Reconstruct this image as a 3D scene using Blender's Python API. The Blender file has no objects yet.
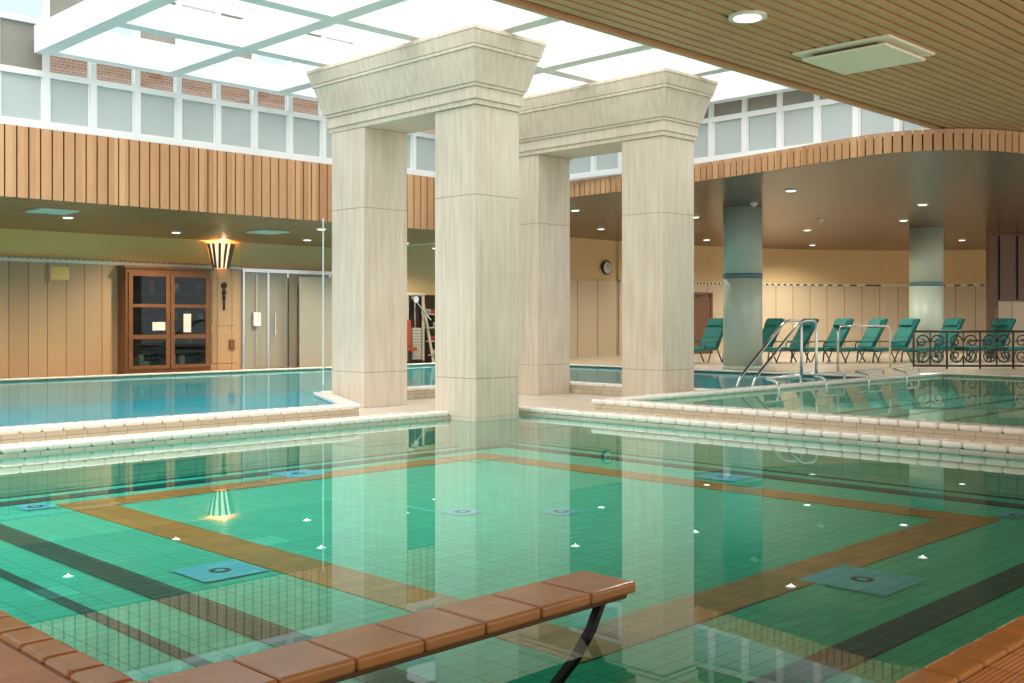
import bpy, math, random
from mathutils import Vector, Matrix
random.seed(3)
scene = bpy.context.scene
scene.view_settings.view_transform = 'Standard'
scene.view_settings.exposure = 0.16

# ------------------------------------------------------------------ mesh builder
class MB:
    def __init__(s): s.v=[]; s.f=[]; s.m=[]
    def add(s, vs, fs, mi=0):
        o=len(s.v); s.v+= [tuple(v) for v in vs]
        for f in fs: s.f.append([i+o for i in f]); s.m.append(mi)
    def box(s,x0,x1,y0,y1,z0,z1,mi=0):
        vs=[(x0,y0,z0),(x1,y0,z0),(x1,y1,z0),(x0,y1,z0),(x0,y0,z1),(x1,y0,z1),(x1,y1,z1),(x0,y1,z1)]
        s.add(vs,[(0,3,2,1),(4,5,6,7),(0,1,5,4),(1,2,6,5),(2,3,7,6),(3,0,4,7)],mi)
    def obox(s,M,sx,sy,sz,mi=0):
        vs=[M@Vector((a*sx/2,b*sy/2,c*sz/2)) for c in(-1,1) for a,b in((-1,-1),(1,-1),(1,1),(-1,1))]
        s.add(vs,[(0,3,2,1),(4,5,6,7),(0,1,5,4),(1,2,6,5),(2,3,7,6),(3,0,4,7)],mi)
    def frustum(s,r0,z0,r1,z1,mi=0):
        vs=[(r0[0],r0[2],z0),(r0[1],r0[2],z0),(r0[1],r0[3],z0),(r0[0],r0[3],z0),
            (r1[0],r1[2],z1),(r1[1],r1[2],z1),(r1[1],r1[3],z1),(r1[0],r1[3],z1)]
        s.add(vs,[(0,3,2,1),(4,5,6,7),(0,1,5,4),(1,2,6,5),(2,3,7,6),(3,0,4,7)],mi)
    def cyl(s,p0,p1,r,n=16,mi=0,r1=None):
        s.tube([p0,p1],r,n,mi,r1)
    def tube(s,pts,r,n=8,mi=0,r1=None):
        pts=[Vector(p) for p in pts]; rings=[]; up=None
        for i,p in enumerate(pts):
            a=pts[max(i-1,0)]; b=pts[min(i+1,len(pts)-1)]
            t=(b-a).normalized()
            if up is None:
                up=Vector((0,0,1)) if abs(t.z)<.9 else Vector((1,0,0))
            u=(up-t*up.dot(t))
            if u.length<1e-4: u=t.orthogonal()
            u.normalize(); w=t.cross(u); up=u
            rr=r if (r1 is None or i==0) else r1
            rings.append([p+u*math.cos(k*2*math.pi/n)*rr+w*math.sin(k*2*math.pi/n)*rr for k in range(n)])
        vs=[v for q in rings for v in q]; fs=[]
        for i in range(len(rings)-1):
            for k in range(n):
                fs.append((i*n+k,i*n+(k+1)%n,(i+1)*n+(k+1)%n,(i+1)*n+k))
        fs.append(tuple(reversed(range(n)))); fs.append(tuple(range((len(rings)-1)*n,len(rings)*n)))
        s.add(vs,fs,mi)
    def prism(s,poly,z0,z1,mi=0):
        n=len(poly)
        vs=[(x,y,z0) for x,y in poly]+[(x,y,z1) for x,y in poly]
        fs=[tuple(reversed(range(n))),tuple(range(n,2*n))]
        for i in range(n): fs.append((i,(i+1)%n,n+(i+1)%n,n+i))
        s.add(vs,fs,mi)
    def quad(s,a,b,c,d,mi=0): s.add([a,b,c,d],[(0,1,2,3)],mi)
    def build(s,name,mats,bevel=0,seg=2,smooth=False):
        me=bpy.data.meshes.new(name); me.from_pydata(s.v,[],s.f); me.validate(); 
        for m in (mats if isinstance(mats,(list,tuple)) else [mats]): me.materials.append(m)
        for p,mi in zip(me.polygons,s.m): p.material_index=mi; p.use_smooth=smooth
        me.update()
        ob=bpy.data.objects.new(name,me); scene.collection.objects.link(ob)
        if bevel:
            b=ob.modifiers.new('bevel','BEVEL'); b.width=bevel; b.segments=seg; b.limit_method='ANGLE'
        return ob
def rnd(pts,r=0.15,n=5):
    pts=[Vector(p) for p in pts]; out=[pts[0]]
    for i in range(1,len(pts)-1):
        a,b,c=pts[i-1],pts[i],pts[i+1]
        ra=min(r,(a-b).length*.45); rc=min(r,(c-b).length*.45)
        p=b+(a-b).normalized()*ra; q=b+(c-b).normalized()*rc
        for k in range(n+1):
            t=k/n; out.append(p*(1-t)**2+b*2*t*(1-t)+q*t*t)
    out.append(pts[-1]); return out

# ------------------------------------------------------------------ materials
def srgb(r,g,b):
    f=lambda c:(c/255/12.92) if c/255<=.04045 else ((c/255+.055)/1.055)**2.4
    return (f(r),f(g),f(b),1)
class NT:
    def __init__(s,name):
        s.mat=bpy.data.materials.new(name); s.mat.use_nodes=True; s.t=s.mat.node_tree
        s.t.nodes.clear(); s.out=s.n('ShaderNodeOutputMaterial')
    def n(s,ty,**k):
        nd=s.t.nodes.new(ty)
        for a,b in k.items(): setattr(nd,a,b)
        return nd
    def l(s,a,b): s.t.links.new(a,b)
    def math(s,op,a,b=None,c=None):
        nd=s.n('ShaderNodeMath',operation=op)
        for i,x in enumerate((a,b,c)):
            if x is None: continue
            if isinstance(x,(int,float)): nd.inputs[i].default_value=x
            else: s.l(x,nd.inputs[i])
        return nd.outputs[0]
    def mix(s,f,a,b):
        nd=s.n('ShaderNodeMix',data_type='RGBA')
        for i,x in ((0,f),(6,a),(7,b)):
            if isinstance(x,(int,float)): nd.inputs[i].default_value=x
            elif isinstance(x,tuple): nd.inputs[i].default_value=x
            else: s.l(x,nd.inputs[i])
        return nd.outputs[2]
    def pos(s):
        g=s.n('ShaderNodeNewGeometry'); sp=s.n('ShaderNodeSeparateXYZ'); s.l(g.outputs['Position'],sp.inputs[0])
        return sp.outputs[0],sp.outputs[1],sp.outputs[2],g.outputs['Position']
    def dot(s,P,v):
        nd=s.n('ShaderNodeVectorMath',operation='DOT_PRODUCT'); s.l(P,nd.inputs[0]); nd.inputs[1].default_value=v
        return nd.outputs['Value']
    def noise(s,P,scale,vec=(1,1,1),detail=3):
        m=s.n('ShaderNodeVectorMath',operation='MULTIPLY'); s.l(P,m.inputs[0]); m.inputs[1].default_value=vec
        nd=s.n('ShaderNodeTexNoise'); s.l(m.outputs[0],nd.inputs['Vector']); nd.inputs['Scale'].default_value=scale
        nd.inputs['Detail'].default_value=detail
        return nd.outputs['Fac']
    def white(s,a,b=None):
        c=s.n('ShaderNodeCombineXYZ'); s.l(a,c.inputs[0])
        if b is not None: s.l(b,c.inputs[1])
        w=s.n('ShaderNodeTexWhiteNoise',noise_dimensions='3D'); s.l(c.outputs[0],w.inputs['Vector']); return w.outputs['Value']
    def bsdf(s,col,rough=.5,metal=0,height=None,bs=.3,spec=.5,emit=None,es=0,bd=.01):
        p=s.n('ShaderNodeBsdfPrincipled')
        if isinstance(col,tuple): p.inputs['Base Color'].default_value=col
        else: s.l(col,p.inputs['Base Color'])
        p.inputs['Roughness'].default_value=rough; p.inputs['Metallic'].default_value=metal
        p.inputs['Specular IOR Level'].default_value=spec
        if emit: p.inputs['Emission Color'].default_value=emit; p.inputs['Emission Strength'].default_value=es
        if height is not None:
            b=s.n('ShaderNodeBump'); b.inputs['Strength'].default_value=bs; b.inputs['Distance'].default_value=bd
            s.l(height,b.inputs['Height']); s.l(b.outputs[0],p.inputs['Normal'])
        s.l(p.outputs[0],s.out.inputs[0]); return s.mat
def simple(name,col,rough=.5,metal=0,var=.08,scale=3,emit=None,es=0):
    t=NT(name); x,y,z,P=t.pos(); f=t.noise(P,scale)
    dark=tuple(c*(1-var*2) for c in col[:3])+(1,)
    return t.bsdf(t.mix(f,dark,col),rough,metal,emit=emit,es=es)
def planks(name,dv,pitch,gap,cA,cB,cG,grain=(1,1,1),rough=.45,gscale=6):
    t=NT(name); x,y,z,P=t.pos(); u=t.math('DIVIDE',t.dot(P,dv),pitch)
    fr=t.math('FRACT',u); idx=t.math('FLOOR',u)
    g=t.math('LESS_THAN',fr,gap); w=t.white(idx)
    ns=t.noise(P,gscale,grain,4)
    f=t.math('ADD',t.math('MULTIPLY',w,.6),t.math('MULTIPLY',ns,.4))
    c=t.mix(g,t.mix(f,cA,cB),cG)
    h=t.math('SUBTRACT',1,g)
    return t.bsdf(c,rough,height=h,bs=.4)
def tiles(name,mode,su,sv,g,cA,cB,cG,rough=.25,bs=.3):
    t=NT(name); x,y,z,P=t.pos()
    if mode=='h': u,v=x,y
    else: u,v=t.math('ADD',x,y),z
    u=t.math('DIVIDE',u,su); v=t.math('DIVIDE',v,sv)
    gu=t.math('LESS_THAN',t.math('FRACT',u),g/su); gv=t.math('LESS_THAN',t.math('FRACT',v),g/sv)
    gg=t.math('MAXIMUM',gu,gv); w=t.white(t.math('FLOOR',u),t.math('FLOOR',v))
    return t.bsdf(t.mix(gg,t.mix(w,cA,cB),cG),rough,height=t.math('SUBTRACT',1,gg),bs=bs)
def water(name,tint,ripple,scale,rough=.0,body=None,bf=0.0,fs=1.0):
    t=NT(name); x,y,z,P=t.pos(); n=t.noise(P,scale,(1,1,1),2)
    b=t.n('ShaderNodeBump'); b.inputs['Strength'].default_value=ripple; b.inputs['Distance'].default_value=.02; t.l(n,b.inputs['Height'])
    fr=t.n('ShaderNodeFresnel'); fr.inputs['IOR'].default_value=1.33; t.l(b.outputs[0],fr.inputs['Normal'])
    gl=t.n('ShaderNodeBsdfGlossy'); gl.inputs['Roughness'].default_value=rough; t.l(b.outputs[0],gl.inputs['Normal'])
    gl.inputs['Color'].default_value=(.97,1,1,1)
    tr=t.n('ShaderNodeBsdfTransparent'); tr.inputs['Color'].default_value=tint
    base=tr.outputs[0]
    if body:
        df=t.n('ShaderNodeBsdfDiffuse'); df.inputs['Color'].default_value=body
        m0=t.n('ShaderNodeMixShader'); m0.inputs[0].default_value=bf; t.l(tr.outputs[0],m0.inputs[1]); t.l(df.outputs[0],m0.inputs[2]); base=m0.outputs[0]
    m=t.n('ShaderNodeMixShader'); t.l(t.math('MULTIPLY',fr.outputs[0],fs),m.inputs[0]); t.l(base,m.inputs[1]); t.l(gl.outputs[0],m.inputs[2])
    t.l(m.outputs[0],t.out.inputs[0]); return t.mat
def glass(name,tint,refl=.12):
    t=NT(name)
    gl=t.n('ShaderNodeBsdfGlossy'); gl.inputs['Roughness'].default_value=.02
    tr=t.n('ShaderNodeBsdfTransparent'); tr.inputs['Color'].default_value=tint
    m=t.n('ShaderNodeMixShader'); m.inputs[0].default_value=refl; t.l(tr.outputs[0],m.inputs[1]); t.l(gl.outputs[0],m.inputs[2])
    t.l(m.outputs[0],t.out.inputs[0]); return t.mat

def stone():
    t=NT('travertine'); x,y,z,P=t.pos()
    n1=t.noise(P,1.6,(9,9,.7),6); n2=t.noise(P,.8,(1,1,1),3)
    f=t.math('ADD',t.math('MULTIPLY',n1,.6),t.math('MULTIPLY',n2,.4))
    r=t.n('ShaderNodeMapRange'); r.inputs[1].default_value=.35; r.inputs[2].default_value=.65; t.l(f,r.inputs[0])
    return t.bsdf(t.mix(r.outputs[0],srgb(212,196,176),srgb(234,221,203)),.35)
M_stone=stone()
M_joint=simple('stone_joint',srgb(172,158,136),.8)
M_white=simple('white_paint',srgb(240,241,240),.45,var=.01)
M_cope=simple('cream_coping_tile',srgb(250,245,234),.15,var=.05,scale=5)
M_riser=tiles('cream_riser_tile','v',.25,.125,.008,srgb(222,208,184),srgb(210,194,168),srgb(164,148,124),.2)
M_ledge=tiles('cream_ledge_tile','h',.25,.25,.008,srgb(230,222,206),srgb(220,210,190),srgb(172,160,140),.2)
M_terra=simple('terracotta_coping_tile',srgb(196,142,82),.16,var=.22,scale=6)
M_grout=simple('brown_grout',srgb(110,78,52),.8)
M_pfloor=tiles('pool_floor_tile','h',.245,.12,.009,srgb(60,216,186),srgb(44,202,172),srgb(18,148,128),.4,.1)
M_pwall=tiles('pool_wall_tile','v',.245,.12,.008,srgb(170,228,210),srgb(150,218,200),srgb(110,186,170),.3)
M_brown=tiles('brown_inlay_tile','h',.245,.12,.012,srgb(208,134,46),srgb(178,108,32),srgb(124,118,68),.4)
M_black=tiles('black_inlay_tile','h',.245,.12,.012,srgb(16,40,58),srgb(8,26,42),srgb(34,104,106),.4)
M_blue=tiles('blue_inlay_tile','h',.245,.12,.009,srgb(84,206,240),srgb(110,218,244),srgb(60,170,196),.4)
M_bluefloor=tiles('blue_pool_floor','h',.25,.12,.010,srgb(60,182,200),srgb(48,172,192),srgb(34,140,164),.4)
M_greenfloor=tiles('green_pool_floor','h',.25,.12,.010,srgb(140,218,190),srgb(124,208,180),srgb(96,180,156),.4)
M_wnear=water('near_water',(.93,1,.99,1),.010,.8,fs=1.12)
M_wblue=water('blue_water',(.85,.98,1,1),.16,2.0,.04,srgb(60,176,198),.4,fs=.6)
M_wgreen=water('green_water',(.90,1,.97,1),.05,1.6,.02,srgb(130,210,184),.25,fs=.65)
M_slat=simple('ceiling_slat_wood',srgb(204,158,108),.4,var=.14,scale=2.2)
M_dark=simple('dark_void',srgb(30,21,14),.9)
M_slatL=simple('soffit_slat_wood',srgb(206,138,88),.35,var=.16,scale=2.5)
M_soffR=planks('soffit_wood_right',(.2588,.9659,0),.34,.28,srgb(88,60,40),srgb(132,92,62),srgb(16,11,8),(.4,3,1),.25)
t=NT('fascia_wood'); x,y,z,P=t.pos()
w=t.white(t.math('FLOOR',t.math('DIVIDE',t.math('ADD',x,y),.19))); ns=t.noise(P,5,(4,4,.5),4)
M_board=t.bsdf(t.mix(t.math('ADD',t.math('MULTIPLY',w,.55),t.math('MULTIPLY',ns,.45)),srgb(184,130,88),srgb(226,178,132)),.45)
M_wallwood=planks('wall_planks_left',(1,0,0),.42,.035,srgb(172,140,108),srgb(194,162,126),srgb(84,68,48),(6,6,.5),.5)
M_wallwoodR=planks('wall_planks_right',(.7071,-.7071,0),.75,.03,srgb(190,172,142),srgb(206,188,158),srgb(110,94,72),(5,5,.5),.5)
M_yellow=simple('yellow_plaster',srgb(238,200,126),.8,var=.03)
M_yellow2=simple('peach_plaster',srgb(216,188,140),.8,var=.03)
M_grey=simple('grey_green_panel',srgb(154,152,142),.5,var=.04)
M_cab=simple('cabinet_wood',srgb(130,84,48),.35,var=.2,scale=5)
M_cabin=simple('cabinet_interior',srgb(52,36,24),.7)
M_glass=glass('cabinet_glass',(.5,.56,.52,1),.04)
M_glassT=glass('window_glass',(.85,.92,.92,1),.08)
M_frost=simple('frosted_pane',srgb(194,204,202),.3,var=.08,scale=1.2)
M_frost2=simple('curtain_pane',srgb(160,156,144),.4,var=.25,scale=2)
M_colg=simple('green_column_paint',srgb(188,202,186),.4,var=.03)
M_band=simple('column_band',srgb(96,126,132),.4)
M_steel=simple('stainless_steel',srgb(225,225,222),.18,1,var=.02)
M_iron=simple('wrought_iron',srgb(66,52,42),.4,.3)
M_teal=simple('teal_cushion',srgb(24,122,114),.7,var=.12)
M_lfr=simple('lounger_frame',srgb(26,74,68),.4)
M_deck=tiles('deck_tile_far','h',.3,.3,.012,srgb(196,184,162),srgb(184,170,146),srgb(144,130,110),.3)
M_lamp=simple('lamp_glow',(1,1,1,1),.5,emit=(1,.98,.94,1),es=3)
M_lampring=simple('lamp_ring',srgb(235,230,215),.3)
M_vent=simple('vent_panel_cream',srgb(236,228,206),.5,var=.02)
M_paper=simple('paper',srgb(230,226,214),.8)
M_black2=simple('black_plastic',srgb(26,26,26),.4)
M_chk=tiles('checker','v',.14,.14,.07,srgb(60,60,52),srgb(60,60,52),srgb(220,215,195),.5)
M_door=simple('brown_door',srgb(116,82,58),.4,var=.15)
M_brass=simple('brass',srgb(190,150,80),.3,.9)
M_red=simple('exercise_red',srgb(150,60,44),.5)
t=NT('brick_facade'); x,y,z,P=t.pos(); c=t.n('ShaderNodeCombineXYZ'); t.l(t.math('ADD',x,y),c.inputs[0]); t.l(z,c.inputs[1])
b=t.n('ShaderNodeTexBrick'); t.l(c.outputs[0],b.inputs['Vector']); b.inputs['Scale'].default_value=4
b.inputs['Color1'].default_value=srgb(150,92,66); b.inputs['Color2'].default_value=srgb(128,76,56); b.inputs['Mortar'].default_value=srgb(176,158,138)
b.inputs['Mortar Size'].default_value=.02
M_brick=t.bsdf(b.outputs[0],.85)
t=NT('ribbed_deck_tile'); x,y,z,P=t.pos()
u=t.math('DIVIDE',y,.022); rib=t.math('FRACT',u)
gx=t.math('LESS_THAN',t.math('FRACT',t.math('DIVIDE',x,.245)),.035); gy=t.math('LESS_THAN',t.math('FRACT',t.math('DIVIDE',y,.132)),.05)
gg=t.math('MAXIMUM',gx,gy); w=t.white(t.math('FLOOR',t.math('DIVIDE',x,.245)),t.math('FLOOR',t.math('DIVIDE',y,.132)))
rr=t.math('LESS_THAN',rib,.3)
col=t.mix(rr,t.mix(w,srgb(212,156,104),srgb(198,140,90)),srgb(146,98,60))
M_ribdeck=t.bsdf(t.mix(gg,col,srgb(112,78,50)),.5,height=t.math('SUBTRACT',1,rr),bs=.4)

# ------------------------------------------------------------------ pools
H0=-.42
X0,X1,Y0,Y1=1.87,12.2,1.84,12.24
m=MB(); m.box(-14,50,-10,30,-1.3,-1.02); m.build('ground_slab',M_dark)
m=MB(); m.box(X0,X1,Y0,Y1,-1.0,H0); m.build('pool_floor',M_pfloor)
m=MB(); m.box(X0-.25,X0,Y0-.25,Y1,-1,.03); m.build('wall_pool_left',M_pwall)
m=MB(); m.box(X0,X1,Y0-.25,Y0,-1,.03); m.build('wall_pool_right',M_pwall)
m=MB(); m.box(-12,X1,Y1,Y1+.50,-1,.03,0); m.build('wall_pool_back_left',[M_ledge])
m=MB(); m.box(X1,X1+.52,-9,Y1+.50,-1,.03); m.build('wall_pool_back_right',[M_ledge])
m=MB(); m.box(X0+.01,10.8,Y1-.014,Y1-.002,-.41,-.02); m.build('pool_lining_tile',M_pwall)
m=MB(); m.box(X1-.014,X1-.002,Y0+.01,Y1-.02,-.41,-.02); m.build('pool_lining_tile',M_pwall)

m=MB(); z0,z1=H0+.001,H0+.008
def ring(xa,xb,ya,yb,w,mi):
    m.box(xa,xb,ya,ya+w,z0,z1,mi); m.box(xa,xb,yb-w,yb,z0,z1,mi)
    m.box(xa,xa+w,ya+w,yb-w,z0,z1,mi); m.box(xb-w,xb,ya+w,yb-w,z0,z1,mi)
ring(4.5,10.6,3.95,11.2,.44,0)
ring(3.45,11.6,2.85,11.75,.26,1)
ring(2.95,11.98,2.3,12.08,.09,1)
z0,z1=H0+.009,H0+.0095
for cx,cy,s in ((4.2,7.35,.27),(7.4,3.75,.34),(11.05,7.4,.27),(7.55,11.3,.27),(7.2,7.9,.16),(7.9,7.2,.16),(4.3,11.2,.16),(10.9,3.9,.16)):
    m.box(cx-s,cx+s,cy-s,cy+s,z0,z1,2)
    n=20; C=lambda r,a,b_,mi:m.prism([(cx+r*math.cos(k*2*math.pi/n),cy+r*math.sin(k*2*math.pi/n)) for k in range(n)],a,b_,mi)
    C(.085,z1,z1+.001,1); C(.04,z1+.001,z1+.002,2)
m.build('pool_floor_mosaic',[M_brown,M_black,M_blue])
m=MB(); m.quad((X0,Y0,0),(X1,Y0,0),(X1,Y1,0),(X0,Y1,0)); m.build('pool_water',M_wnear)

def coping(name,ax,f0,f1,a0,a1,z0,z1,L,mat,bev=.03,seg=3,gap=.004):
    m=MB(); n=max(1,round((a1-a0)/L)); s=(a1-a0)/n
    for i in range(n):
        p,q=a0+i*s+gap/2,a0+(i+1)*s-gap/2
        if ax=='x': m.box(p,q,f0,f1,z0,z1)
        else: m.box(f0,f1,p,q,z0,z1)
    return m.build(name,mat,bev,seg,False)
coping('pool_coping_terracotta','y',X0-.14,X0+.03,Y0-.14,Y1-.04,.031,.12,.25,M_terra,.028)
coping('pool_coping_terracotta','x',Y0-.14,Y0+.03,X0+.04,X1-.04,.031,.12,.25,M_terra,.028)
m=MB(); m.box(-12,X0-.26,-9,Y1-.04,-1,.10); m.box(X0-.26,X0-.145,-9,Y1-.04,.035,.10); m.box(X0-.14,X1-.04,-9,Y0-.26,-1,.10); m.box(X0-.14,X1-.04,Y0-.26,Y0-.145,.035,.10); m.build('floor_deck_near',M_ribdeck)
cu=MB(); n=8; xs=1.4; L=(4.05-xs)/n; zt=.25
for i in range(n):
    cu.box(xs+i*L+.004,xs+(i+1)*L-.004,3.20,3.54,zt-.055,zt,0)
cu.box(xs+.02,4.02,3.23,3.51,zt-.085,zt-.055,1)
cu.build('terracotta_ledge',[M_terra,M_grout],.02,3)
m=MB(); m.box(1.3,1.7,3.16,3.54,.10,.163); m.build('ledge_footing',M_terra,.01)
m=MB(); 
pts=[(3.93,3.33,.145),(3.86,3.33,.03),(3.74,3.33,-.09),(3.55,3.33,-.21),(3.3,3.33,-.30),(3.0,3.33,-.36),(2.6,3.33,-.395)]
for i in range(len(pts)-1):
    a=Vector(pts[i]); b=Vector(pts[i+1]); d=(b-a); ang=math.atan2(d.z,d.x)
    M=Matrix.Translation((a+b)/2)@Matrix.Rotation(-ang,4,'Y'); m.obox(M,d.length+.02,.05,.03)
m.build('ledge_support_bracket',M_black2,.005,2)

coping('pool_coping_cream','x',Y1-.03,Y1+.27,-12,10.86,.031,.115,.25,M_cope,.034)
coping('pool_coping_cream','y',X1-.03,X1+.27,-9,12.2,.031,.115,.25,M_cope,.034)
coping('pool_coping_cream','x',12.21,12.48,11.86,12.45,.031,.115,.25,M_cope,.034)
def riser(*b):
    m=MB(); m.box(*b); m.build('raised_pool_riser',M_riser)
riser(-12,9.5,Y1+.505,12.92,-.9,.19); riser(10.75,16.0,15.28,15.5,-.9,.19); riser(11.86,12.3,Y1+.505,12.92,.045,.19)
riser(X1+.525,12.95,-9,10.9,-.9,.19); riser(12.95,25,10.68,10.92,-.9,.19); riser(16.0,16.2,10.92,15.5,-.9,.19)
A=Vector((9.5,12.83)); B=Vector((10.72,15.4)); D=B-A; ang=math.atan2(D.y,D.x)
m=MB(); m.obox(Matrix.Translation(((A.x+B.x)/2,(A.y+B.y)/2,-.355))@Matrix.Rotation(ang,4,'Z'),D.length,.2,1.09); m.build('raised_pool_riser',M_riser)
m=MB(); n=11
for i in range(n):
    c=A+D*((i+.5)/n); m.obox(Matrix.Translation((c.x,c.y,.225))@Matrix.Rotation(ang,4,'Z'),D.length/n-.004,.26,.07)
m.build('raised_coping_cream',M_cope,.028,3)
for a in (('x',Y1+.46,12.98,-12,9.45),('x',15.24,15.54,10.8,16.24),('x',Y1+.46,12.96,11.86,12.3),('y',X1+.48,13.0,-9,10.95),('x',10.65,10.95,13.01,25),('y',15.97,16.24,10.96,15.2)):
    coping('raised_coping_cream',*a,.19,.265,.25,M_cope,.03)
m=MB(); m.prism([(9.6,12.745),(12.725,12.745),(12.725,10.92),(15.97,10.92),(15.97,15.26),(10.8,15.26)],-1,.035); m.build('floor_column_platform',M_ledge)
bp=[(-12,12.92),(9.55,12.92),(10.75,15.5),(16.2,15.5),(16.2,10.92),(22.5,10.92),(22.5,23.6),(-12,23.6)]
m=MB(); m.prism(bp,-1,-.35); m.build('pool_floor_blue',M_bluefloor)
zz=.19
m=MB(); m.add([(x,y,zz) for x,y in bp],[tuple(range(len(bp)))]); m.build('raised_pool_water',M_wblue)
m=MB(); m.box(12.95,25,-9,10.68,-1,-.2); m.build('pool_floor_green',M_greenfloor)
m=MB(); m.quad((12.95,-9,zz),(25,-9,zz),(25,10.68,zz),(12.95,10.68,zz)); m.build('spa_pool_water',M_wgreen)
m=MB()
for yy in (9.6,8.6,7.6): m.box(13,25,yy-.12,yy+.02,-.2,-.19)
m.build('spa_floor_stripe',M_black)
m=MB(); m.box(-12,22.5,23.6,30,-1,.22); m.box(22.5,50,10.92,30,-1,.22); m.box(25,50,-9,10.92,-1,.22); m.build('floor_deck_far',M_deck)
coping('deck_edge_coping','x',23.5,23.7,-12,22.4,.22,.26,.3,M_cope,.015)
coping('deck_edge_coping','y',22.4,22.65,10.95,23.5,.22,.26,.3,M_cope,.015)
coping('deck_edge_coping','y',24.9,25.15,-9,10.6,.22,.26,.3,M_cope,.015)

# ------------------------------------------------------------------ stone columns
W=.46
def column(name,cx,cy,zb):
    m=MB(); top=4.72; hs=[zb,.62,3.38,top]
    for i in range(3):
        m.box(cx-W,cx+W,cy-W,cy+W,hs[i]+(.004 if i else 0),hs[i+1]-.004,0)
        if i: m.box(cx-W+.006,cx+W-.006,cy-W+.006,cy+W-.006,hs[i]-.01,hs[i]+.01,1)
    return m.build(name,[M_stone,M_joint],.006,2)
for c in (('stone_column',11.35,12.12,.035),('stone_column',11.32,14.80,.036),('stone_column',15.50,11.78,.036),('stone_column',15.50,14.78,.036)): column(*c)
m=MB(); m.box(11.35-W,11.35+W,12.12-W,12.22,-.42,.034); m.build('column_footing',M_stone)
def entab(cx,ya,yb):
    m=MB()
    R=lambda o:(cx-W-o,cx+W+o,ya-W-o,yb+W+o)
    m.frustum(R(.03),4.72,R(.03),4.80); m.frustum(R(.055),4.80,R(.055),4.98)
    m.frustum(R(.08),4.98,R(.08),5.03)
    m.frustum(R(.10),5.03,R(.22),5.50); m.frustum(R(.24),5.50,R(.24),5.55)
    m.frustum(R(.25),5.55,R(.30),5.74); m.frustum(R(.31),5.74,R(.31),5.80)
    return m.build('stone_entablature',M_stone,.008,2)
entab(11.34,12.12,14.84); entab(15.50,11.78,14.78)

# ------------------------------------------------------------------ main slatted ceiling
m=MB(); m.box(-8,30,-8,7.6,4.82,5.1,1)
y=-8
while y<7.5:
    off=random.random()*3
    segs=[-8]+[off+k*4.2-4 for k in range(9) if -7<off+k*4.2-4<29]+[30]
    for a,b_ in zip(segs[:-1],segs[1:]): m.box(a+.002,b_-.002,y,y+.112,4.70,4.73,0)
    y+=.16
m.build('ceiling_slatted',[M_slat,M_dark])
m=MB(); m.box(-8,30,7.6,7.66,4.68,5.5); m.build('ceiling_edge_trim',M_slat)
m=MB(); m.box(-8,18.2,7.66,7.78,5.0,6.6); m.build('wall_skylight_upstand',M_white)

# left soffit: real slats hung below a dark void
m=MB(); m.box(-12,18.3,18.14,25,3.60,3.7,1); y=18.16
while y<24.9:
    m.box(-12,18.3,y,y+.17,3.51,3.54,0); y+=.24
m.build('ceiling_soffit_left',[M_slatL,M_dark])
m=MB(); m.box(-12,18.3,18.2,25,4.55,4.66); m.box(18.3,18.44,18.0,25,3.51,4.66); m.build('roof_left',M_white)
m=MB(); x=-12
while x<18.2:
    m.box(x,x+.165,17.98,18.02+random.random()*.008,3.49,4.66,0); x+=.19
m.box(-12,18.3,18.03,18.12,3.50,4.66,1)
m.build('fascia_boards_left',[M_board,M_dark],.006,1)
ctrl=[(18.45,18.1),(18.35,15.5),(18.15,13),(17.8,10.8),(17.45,9.2),(17.4,8.2),(17.9,7.3),(18.9,6.75),(20.5,6.4),(23,6.1),(27,5.9),(33,5.8)]
def cr(p,n=10):
    out=[]
    for i in range(len(p)-1):
        a=Vector(p[max(i-1,0)]);b=Vector(p[i]);c=Vector(p[i+1]);d=Vector(p[min(i+2,len(p)-1)])
        for k in range(n):
            t=k/n; out.append(.5*((2*b)+(c-a)*t+(2*a-5*b+4*c-d)*t*t+(3*b-a-3*c+d)*t**3))
    out.append(Vector(p[-1])); return out
cv=cr(ctrl)
res=[cv[0]]; acc=0
for a,b_ in zip(cv[:-1],cv[1:]):
    seg=(b_-a).length; pos=0
    while acc+seg-pos>=.16:
        pos+=.16-acc; acc=0; res.append(a+(b_-a)*(pos/seg))
    acc+=seg-pos
ZR=4.34
m=MB()
for a,b_ in zip(res[:-1],res[1:]):
    d=b_-a; ang=math.atan2(d.y,d.x); c=(a+b_)/2
    M=Matrix.Translation((c.x,c.y,(ZR+4.70)/2-.01))@Matrix.Rotation(ang,4,'Z')
    m.obox(M,.135,.04,4.70-ZR,0)
for a,b_ in zip(cv[:-1],cv[1:]):
    d=b_-a; ang=math.atan2(d.y,d.x); c=(a+b_)/2; nrm=Vector((-d.y,d.x)).normalized()*.05
    M=Matrix.Translation((c.x+nrm.x,c.y+nrm.y,(ZR+4.70)/2))@Matrix.Rotation(ang,4,'Z'); m.obox(M,d.length+.02,.03,4.68-ZR,1)
m.build('fascia_boards_right',[M_board,M_dark],.004,1)
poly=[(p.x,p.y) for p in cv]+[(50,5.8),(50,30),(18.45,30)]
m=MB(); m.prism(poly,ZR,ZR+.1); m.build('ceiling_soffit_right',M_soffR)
m=MB(); m.prism(poly,4.62,4.68); m.build('roof_right',M_white)

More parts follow.
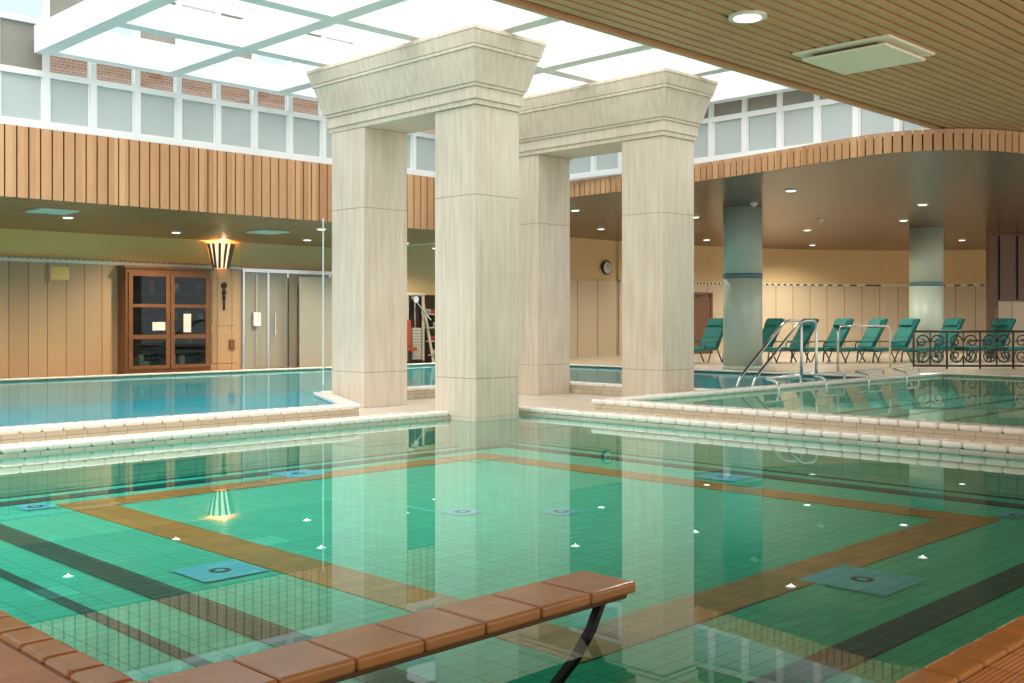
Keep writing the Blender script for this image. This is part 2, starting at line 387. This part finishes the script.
# ------------------------------------------------------------------ clerestory windows
def clerestory(name,axis,fix,a0,a1,pitch,zs,sgn):
    m=MB(); n=int((a1-a0)/pitch)
    def bx(p,q,z0,z1,t0,t1,mi):
        if axis=='x': m.box(p,q,fix+min(t0*sgn,t1*sgn),fix+max(t0*sgn,t1*sgn),z0,z1,mi)
        else: m.box(fix+min(t0*sgn,t1*sgn),fix+max(t0*sgn,t1*sgn),p,q,z0,z1,mi)
    for z in zs: bx(a0,a1,z-.05,z+.05,0,.14,0)
    for r in range(len(zs)-1):
        z0,z1=zs[r]+.05,zs[r+1]-.05
        for i in range(n+1):
            x=a0+i*pitch; bx(x-.05,x+.05,z0,z1,0,.13,0)
        for i in range(n):
            x=a0+i*pitch
            mi=1 if r==0 else (3 if (r==1 and i<11) or (r==2 and i%2) else 2)
            bx(x+.05,x+pitch-.05,z0,z1,.06,.075,mi)
            if r==0:
                for e in (x+.05,x+pitch-.08): bx(e,e+.03,z0,z1,.03,.058,0)
                bx(x+.08,x+pitch-.08,z0,z0+.03,.03,.058,0)
    return m.build(name,[M_white,M_frost,M_glassT,M_frost2])
clerestory('window_clerestory_left','x',18.0,-1.6,18.2,.79,[4.715,5.57,6.43,7.3],1)
clerestory('window_clerestory_right','y',18.25,7.8,17.95,.79,[4.76,5.57,6.43],1)
m=MB(); m.box(-12,32,22.5,22.9,4.7,7.1); m.build('wall_brick_facade',M_brick)

gx0,gx1,gy0,gy1=6.95,18.0,7.95,17.7
m=MB(); nx=5; ny=4
for i in range(nx+1):
    x=gx0+(gx1-gx0)*i/nx; m.box(x-.13,x+.13,gy0-.13,gy1+.13,5.85,6.3)
for j in range(ny+1):
    y=gy0+(gy1-gy0)*j/ny; m.box(gx0,gx1,y-.13,y+.13,5.86,6.29)
m.build('skylight_lattice',M_white)
m=MB()
for i in range(9):
    x=gx0+i*1.35; m.cyl((x,gy0-.1,6.9),(x,17.8,7.3),.03,6)
for j in range(6):
    y=gy0+j*1.9; z=6.9+.077*j; m.cyl((gx0,y,z),(gx1,y,z),.03,6)
m.build('skylight_glazing_bars',M_white)

# ------------------------------------------------------------------ downlights
def downlight(x,y,z,r=.11,power=0,col=(1,.93,.81)):
    m=MB(); m.cyl((x,y,z-.03),(x,y,z-.001),r,20,0); m.cyl((x,y,z-.036),(x,y,z-.028),r*.72,20,1)
    m.build('ceiling_downlight',[M_lampring,M_lamp])
    if power:
        ld=bpy.data.lights.new('downlight_bulb','SPOT'); ld.energy=power; ld.color=col; ld.spot_size=math.radians(160); ld.spot_blend=.9; ld.shadow_soft_size=.01
        lo=bpy.data.objects.new('downlight_bulb',ld); lo.location=(x,y,z-.06); scene.collection.objects.link(lo)
downlight(9.7,6.2,4.70,.2,150)
for x,y,p in ((8.6,20.8,420),(11.8,22.6,420),(15.2,22.4,420),(13.6,19.5,260),(19.5,22.5,560),(5.5,21.5,420),(17.6,21.5,420)):
    downlight(x,y,3.51,.12,p,(1,.79,.56))
for x,y,p in ((20.8,12.2,220),(25.6,11.4,300),(24.3,17.2,380),(30.3,17.2,540),(25.4,21.5,460),(29.3,13.6,440),(36.5,20.5,850),(38,15.5,850),(33.5,10.2,380),(20.6,18.3,200),(31.5,21.8,500)):
    downlight(x,y,ZR,.13,p)
for x,y in ((7.9,19.8),(13.2,21)):
    m=MB(); m.box(x-.35,x+.35,y-.35,y+.35,3.47,3.508); m.build('ceiling_vent_panel',M_vent,.01)
m=MB(); m.box(11.5,12.55,5.55,6.6,4.60,4.63,0); m.box(11.42,12.63,5.47,6.68,4.67,4.698,0); m.box(11.6,12.4,5.7,6.5,4.63,4.67,1); m.build('ceiling_vent_panel',[M_vent,M_dark],.006)
for x,y in ((22.5,14.2),(27.5,15.2),(28.5,19.0)):
    m=MB(); m.cyl((x,y,ZR-.05),(x,y,ZR),.09,14); m.cyl((x,y,ZR-.09),(x,y,ZR-.05),.04,10); m.build('ceiling_sprinkler',M_lampring)

# ------------------------------------------------------------------ left wall
WY=24.5
m=MB(); m.box(-12,14.6,WY,WY+.2,.22,2.86); m.build('wall_left',M_wallwood)
m=MB(); m.box(-12,14.6,WY+.03,WY+.2,2.86,3.60); m.build('wall_left_upper',M_yellow)
m=MB(); m.box(-12,14.6,WY-.03,WY,2.80,2.88,0); m.box(-12,14.6,WY-.045,WY,2.88,2.91,1); m.build('trim_checker_left',[M_chk,M_wallwood])
m=MB(); m.box(14.6,30,WY+.05,WY+.25,.22,ZR); m.build('wall_left_far',M_yellow2)
m=MB(); m.box(23.0,30,WY-.02,WY+.05,.22,2.9); m.build('wall_panel_far',M_wallwoodR)
m=MB(); m.box(22.6,23.0,WY-.5,WY+.05,.22,ZR); m.build('wall_pier',M_yellow2)
m=MB(); m.box(19.4,22.5,WY-.02,WY+.045,.22,2.25); m.build('gym_dark_panel',M_cabin)  # solid dark brown panel; an opening's darkness is put into its colour
m=MB(); a,b_=11.3,13.5; zt=2.72; f=24.05; WW=WY-.005
m.box(a,b_,f+.02,WW,.22,.34,0); m.box(a,b_,f+.02,WW,zt-.1,zt,0); m.box(a,a+.08,f+.02,WW,.34,zt-.1,0); m.box(b_-.08,b_,f+.02,WW,.34,zt-.1,0)
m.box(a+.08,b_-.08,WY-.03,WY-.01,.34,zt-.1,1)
m.box(a-.05,b_+.05,f-.03,WW,zt,zt+.06,0)
mid=(a+b_)/2
for p,q in ((a+.06,mid-.01),(mid+.01,b_-.06)):
    for zc0,zc1 in ((.34,.42),(1.05,1.15),(1.8,1.88),(zt-.18,zt-.1)): m.box(p+.1,q-.1,f-.02,f+.03,zc0,zc1,0)
    m.box(p,p+.1,f-.02,f+.03,.34,zt-.1,0); m.box(q-.1,q,f-.02,f+.03,.34,zt-.1,0)
    m.box(p+.1,q-.1,f+.0,f+.01,.42,zt-.18,2)
for z in (.9,1.5,2.1): m.box(a+.08,b_-.08,f+.08,WY-.04,z,z+.03,0)
for i in range(22):
    x=a+.2+random.random()*1.8; z=random.choice((.34,.93,1.53,2.13)); h=.1+.25*random.random(); m.box(x,x+.12,f+.15,f+.25,z+.001,z+h,random.choice((3,4)))
m.box(mid-.45,mid-.12,f-.004,f-.001,1.25,1.45,3); m.box(mid+.35,mid+.55,f-.004,f-.001,1.2,1.65,3)
m.cyl((mid-.05,f-.05,1.5),(mid-.05,f-.05,1.65),.012,8,5); m.cyl((mid+.05,f-.05,1.5),(mid+.05,f-.05,1.65),.012,8,5)
m.build('display_cabinet',[M_cab,M_cabin,M_glass,M_paper,M_brass,M_brass],.006,1)
m=MB(); m.box(9.65,10.2,WY-.05,WY-.01,2.35,2.78,0); m.box(9.72,10.13,WY-.06,WY-.05,2.42,2.71,1); m.build('wall_notice_frame',[M_wallwood,M_yellow])
m=MB(); m.box(13.62,14.5,WY-.07,WY-.005,.22,2.78,0); m.box(13.72,14.4,WY-.085,WY-.07,.4,1.2,1); m.box(13.72,14.4,WY-.085,WY-.07,1.35,2.6,1)
m.build('door_1',[M_wallwood,M_wallwood],.01,1)
m=MB(); 
for zz_,rr_ in ((2.38,.08),(2.2,.06),(2.06,.05)): m.cyl((14.05,WY-.12,zz_),(14.05,WY-.09,zz_),rr_,14)
m.cyl((14.05,WY-.11,1.75),(14.05,WY-.11,2.4),.025,10); m.build('wall_ornament',M_black2)
m=MB(); m.box(14.2,14.34,WY-.13,WY-.085,.75,1.0); m.build('wall_switch_box',M_cab)
m=MB(); cx=14.0; cz=3.14
for k in range(7):
    a=math.pi*k/6; 
    p0=(cx+.20*math.cos(a),WY-.02-.14*math.sin(a),cz-.32); p1=(cx+.34*math.cos(a),WY-.02-.30*math.sin(a),cz+.30)
    m.cyl(p0,p1,.034,6,0)
n=16
for k in range(n):
    a0=math.pi*k/n; a1=math.pi*(k+1)/n
    q=lambda a,r,z:(cx+r*math.cos(a),WY-.02-r*math.sin(a)*.9,z)
    m.quad(q(a0,.18,cz-.32),q(a1,.18,cz-.32),q(a1,.31,cz+.30),q(a0,.31,cz+.30),1)
m.build('wall_sconce',[M_door,simple('sconce_glow',srgb(255,210,150),.5,emit=(1,.8,.55,1),es=.9)])
ld=bpy.data.lights.new('sconce_bulb','POINT'); ld.energy=28; ld.color=(1,.6,.28); ld.shadow_soft_size=.1
lo=bpy.data.objects.new('sconce_bulb',ld); lo.location=(14.0,24.3,3.38); scene.collection.objects.link(lo)
m=MB(); m.box(14.6,18.8,WY-.02,WY+.045,.22,2.8,0)
for x in (14.62,15.35,15.95,17.3,18.6): m.box(x,x+.06,WY-.06,WY-.02,.22,2.8,1)
m.box(14.6,18.8,WY-.08,WY-.02,2.74,2.84,1)
m.box(15.0,15.02,WY-.10,WY-.07,.3,2.7,1)
for x in (15.55,16.3,16.6): m.cyl((x,WY-.12,1.1),(x,WY-.12,1.7),.02,8,2)
m.box(14.9,15.1,WY-.14,WY-.06,1.35,1.7,3)
m.box(16.05,17.2,WY-.5,WY-.47,.22,2.65,0)
m.build('shower_enclosure',[M_grey,M_steel,M_steel,M_white],.004,1)
m=MB(); m.cyl((12.55,17.93,.19),(12.55,17.93,3.55),.016,8); m.build('white_pole',M_white)
# gym equipment
m=MB(); gx,gy=19.65,24.1
for dx in (-.75,-.15,.15,.75):
    m.cyl((gx+dx,gy,.22),(gx+dx,gy,2.25),.045,8,3)
m.cyl((gx-.8,gy,2.25),(gx+.8,gy,2.25),.05,8,3); m.cyl((gx-.8,gy,.28),(gx+.8,gy,.28),.05,8,0)
for k in range(11): m.box(gx-.6,gx-.28,gy-.1,gy+.1,.35+k*.085,.42+k*.085,0); m.box(gx+.28,gx+.6,gy-.1,gy+.1,.35+k*.085,.42+k*.085,3)
for dx in (-.44,.44): m.cyl((gx+dx,gy,1.25),(gx+dx,gy,2.2),.012,6,1); m.cyl((gx+dx,gy-.06,2.1),(gx+dx,gy+.06,2.1),.1,14,1)
m.cyl((gx-.44,gy-.1,2.0),(gx-.8,gy-.3,1.5),.02,6,1); m.cyl((gx+.44,gy-.1,2.0),(gx+.8,gy-.3,1.5),.02,6,1)
m.box(gx-.2,gx+.2,gy-.38,gy-.1,.62,.72,2); m.box(gx-.2,gx+.2,gy-.1,gy-.02,.75,1.5,2); m.cyl((gx,gy-.3,.22),(gx,gy-.3,.62),.04,8,0)
m.build('gym_machine',[M_black2,M_steel,M_red,M_grey])
m=MB(); gx=21.15
for s_ in (-.55,.55): m.cyl((gx+s_,23.85,.22),(gx+s_,24.35,2.1),.04,8,0)
for i,z in enumerate((.45,.85,1.25,1.65)):
    y=23.93+.11*i; m.box(gx-.6,gx+.6,y-.08,y+.12,z,z+.04,0)
    for k in range(5):
        x=gx-.44+k*.22
        for e in (-.06,.06): m.cyl((x+e-.02,y,z+.11),(x+e+.02,y,z+.11),.07,10,(0,2,3)[(k+i)%3])
        m.cyl((x-.06,y,z+.11),(x+.06,y,z+.11),.02,6,1)
m.build('dumbbell_rack',[M_grey,M_steel,M_red,M_black2])
m=MB(); m.cyl((29.2,WY-.09,3.35),(29.2,WY-.02,3.35),.25,28,0); m.cyl((29.2,WY-.1,3.35),(29.2,WY-.091,3.35),.21,28,1)
m.box(29.19,29.21,WY-.11,WY-.1,3.35,3.5,0); m.box(29.2,29.32,WY-.11,WY-.1,3.34,3.36,0); m.build('wall_clock',[M_black2,M_paper])
wp=cr([(29.9,24.5),(35.5,23.6),(41,20.8),(44.5,16.5),(46.5,11),(47,4)],6)
m=MB(); tr=MB()
for a,b_ in zip(wp[:-1],wp[1:]):
    d=b_-a; ang=math.atan2(d.y,d.x); c=(a+b_)/2; R=Matrix.Rotation(ang,4,'Z')
    m.obox(Matrix.Translation((c.x,c.y,1.56))@R,d.length+.03,.16,2.68,0)
    m.obox(Matrix.Translation((c.x,c.y,3.62))@R,d.length+.03,.10,1.44,1)
    tr.obox(Matrix.Translation((c.x,c.y,2.92))@R,d.length+.03,.20,.08,0)
m.build('wall_back_right',[M_wallwoodR,M_yellow2]); tr.build('trim_checker_right',M_chk)
m=MB(); R=Matrix.Rotation(math.radians(-14),4,'Z'); c=Vector((33.8,23.75,0))
m.obox(Matrix.Translation(c+Vector((0,0,1.3)))@R,1.1,.1,2.16,0); 
for s_ in (-.58,.58): m.obox(Matrix.Translation(c+R@Vector((s_,0,1.35)))@R,.1,.16,2.26,1)
m.obox(Matrix.Translation(c+Vector((0,0,2.5)))@R,1.26,.16,.1,1)
m.cyl(c+R@Vector((.4,-.1,1.2)),c+R@Vector((.4,-.1,1.4)),.02,8,2)
m.build('door_2',[M_door,M_cab,M_brass])
m=MB(); R=Matrix.Rotation(math.radians(-45),4,'Z'); fx,fy=38.1,12.0
m.obox(Matrix.Translation((fx,fy,3.22))@R,5.4,.3,2.2,0); m.obox(Matrix.Translation((fx,fy,1.17))@R,4.8,.2,1.9,2)
for i in range(9): m.obox(Matrix.Translation((fx,fy,3.22))@R@Matrix.Translation((-2.4+i*.6,-.17,0)),.04,.04,2.1,1)
for s_ in (-2.6,2.6): m.obox(Matrix.Translation((fx,fy,1.17))@R@Matrix.Translation((s_,0,0)),.2,.26,1.9,0)
m.build('wall_timber_feature',[M_door,M_dark,M_wallwoodR])

def rcol(x,y,r):
    m=MB(); m.cyl((x,y,.22),(x,y,2.55),r,40,0); m.cyl((x,y,2.55),(x,y,2.67),r*1.008,40,1); m.cyl((x,y,2.67),(x,y,ZR-.002),r,40,0)
    m.cyl((x,y,.22),(x,y,.34),r*1.04,40,0)
    ob=m.build('round_column',[M_colg,M_band],0,2,True)
    for p in ob.data.polygons:
        if abs(p.normal.z)>.9: p.use_smooth=False
rcol(23.4,15.1,.49); rcol(32.6,14.4,.50)

# ------------------------------------------------------------------ loungers
def lounger(x,y,rot,back=58):
    m=MB(); R=Matrix.Translation((x,y,.22))@Matrix.Rotation(math.radians(rot),4,'Z')
    T=lambda a,b,c:R@Vector((a,b,c))
    w=.33; ca,sa=math.cos(math.radians(back)),math.sin(math.radians(back)); L=1.05
    for s_ in (-w,w):
        m.tube(rnd([T(-.95,s_,.02),T(-.9,s_,.36),T(.35,s_,.40),T(.35+L*ca,s_,.40+L*sa)],.08),.024,8,0)
        m.tube(rnd([T(-.3,s_,.38),T(-.28,s_,.62),T(.48,s_,.64),T(.5,s_,.64)],.08),.02,8,0)
        m.tube([T(.35,s_,.40),T(.6,s_,.0)],.022,8,0); m.tube([T(.05,s_,.38),T(-.15,s_,.0)],.02,8,0)
    for a,c in ((-.88,.36),(.3,.40)): m.tube([T(a,-w,c),T(a,w,c)],.02,8,0)
    m.tube([T(.35+L*ca,-w,.40+L*sa),T(.35+L*ca,w,.40+L*sa)],.024,8,0)
    m.obox(R@Matrix.Translation((-.28,0,.42)),1.25,.6,.08,1)
    for k in range(3):
        q=.18+k*.34
        bm=R@Matrix.Translation((.36+q*ca-.03,0,.44+q*sa))@Matrix.Rotation(math.radians(-back),4,'Y'); m.obox(bm,.335,.6,.09,1)
    bm=R@Matrix.Translation((.36+.86*ca-.10,0,.47+.86*sa))@Matrix.Rotation(math.radians(-back),4,'Y'); m.obox(bm,.22,.5,.08,1)
    m.build('lounge_chair',[M_lfr,M_teal],.025,2)
for i,(x,y,r) in enumerate(((26.6,18.6,0),(27.9,17.6,-15),(28.6,16.9,-22),(29.3,16.1,-18),(30.0,15.4,-24),(30.7,14.7,-20),(31.3,13.6,-20),(33.6,13.0,-24),(34.3,12.1,-26),(35.0,11.3,-24),(34.9,13.6,-24))):
    lounger(x,y,r)

# ------------------------------------------------------------------ handrails
def rail(name,lines,r=.022,mat=None,c=.2):
    m=MB()
    for l in lines: m.tube(rnd(l,c),r,10)
    return m.build(name,mat or M_steel,0,2,True)
for yy in (11.45,11.8):
    rail('pool_handrail',[[(18.0,yy,-.1),(18.1,yy,.3),(19.9,yy,1.48),(20.55,yy,1.5),(20.55,yy,.95),(20.55,yy,-.3)]],.03)
rail('pool_handrail',[[(24.2,12.9,.22),(24.2,12.9,1.35),(27.0,12.9,1.35),(27.0,12.9,.22)]],.03)
lines=[]
for i in range(4):
    x=17.3+i*1.75
    lines.append([(x,10.4,-.18),(x,10.4,.36),(x+.1,10.78,.42),(x+1.45,10.78,.42),(x+1.45,10.78,.262)])
rail('low_grab_rail',lines,.024,None,.12)
m=MB(); A=Vector((27.3,12.4,.22)); B=Vector((31.0,8.7,.22)); D=(B-A); Ln=D.length; D.normalize()
def rp(s_,z): return A+D*s_+Vector((0,0,z))
for z in (.08,.98): m.tube([rp(0,z),rp(Ln,z)],.03,8)
n=6
for i in range(n+1): m.tube([rp(Ln*i/n,0),rp(Ln*i/n,1.0)],.028,8)
for i in range(n):
    c0=Ln*(i+.5)/n; hw=Ln/n/2
    for sg in (-1,1):
        for zc,fl in ((.72,1),(.34,-1)):
            pts=[]
            for k in range(22):
                a=k/21*2.6*math.pi; r=.19*(1-k/26)
                pts.append(rp(c0+sg*(hw*.48-r*math.cos(a)*1),zc+fl*r*math.sin(a)))
            m.tube(pts,.019,6)
    m.tube([rp(c0,.08),rp(c0,.95)],.018,6)
m.build('wrought_iron_railing',M_iron,0,2,True)

# ------------------------------------------------------------------ daylight, added ceiling fill
sd=bpy.data.lights.new('daylight_sun','SUN'); sd.energy=4.7; sd.angle=math.radians(100); sd.color=(1,.965,.93)
so=bpy.data.objects.new('daylight_sun',sd); so.rotation_euler=(math.radians(12),math.radians(-14),0); scene.collection.objects.link(so)
def add_fill(x,y,z,size,e,col=(1,.91,.80)):
    ld=bpy.data.lights.new('ceiling_fill','AREA'); ld.shape='DISK'; ld.size=size; ld.energy=e; ld.color=col
    lo=bpy.data.objects.new('ceiling_fill',ld); lo.location=(x,y,z); lo.rotation_euler=(math.pi,0,0); scene.collection.objects.link(lo)
add_fill(-1.5,-2.5,.6,2.5,380); add_fill(8,-3.5,.6,2.5,560); add_fill(16,-5,.6,2.5,650)  # added out-of-view area lamps that brighten the slatted ceiling, not real fixtures

w=bpy.data.worlds.new('sky'); scene.world=w; w.use_nodes=True
bg=w.node_tree.nodes['Background']; bg.inputs[0].default_value=(.91,.97,1.0,1); bg.inputs[1].default_value=1.1

cam=bpy.data.cameras.new('camera'); co=bpy.data.objects.new('camera',cam); scene.collection.objects.link(co)
co.location=(0,0,1.5); co.rotation_euler=(math.radians(90),0,math.radians(-45))
cam.sensor_width=36; cam.lens=36*1070/1024; cam.shift_y=-21.5/1024; cam.clip_end=200
scene.camera=co
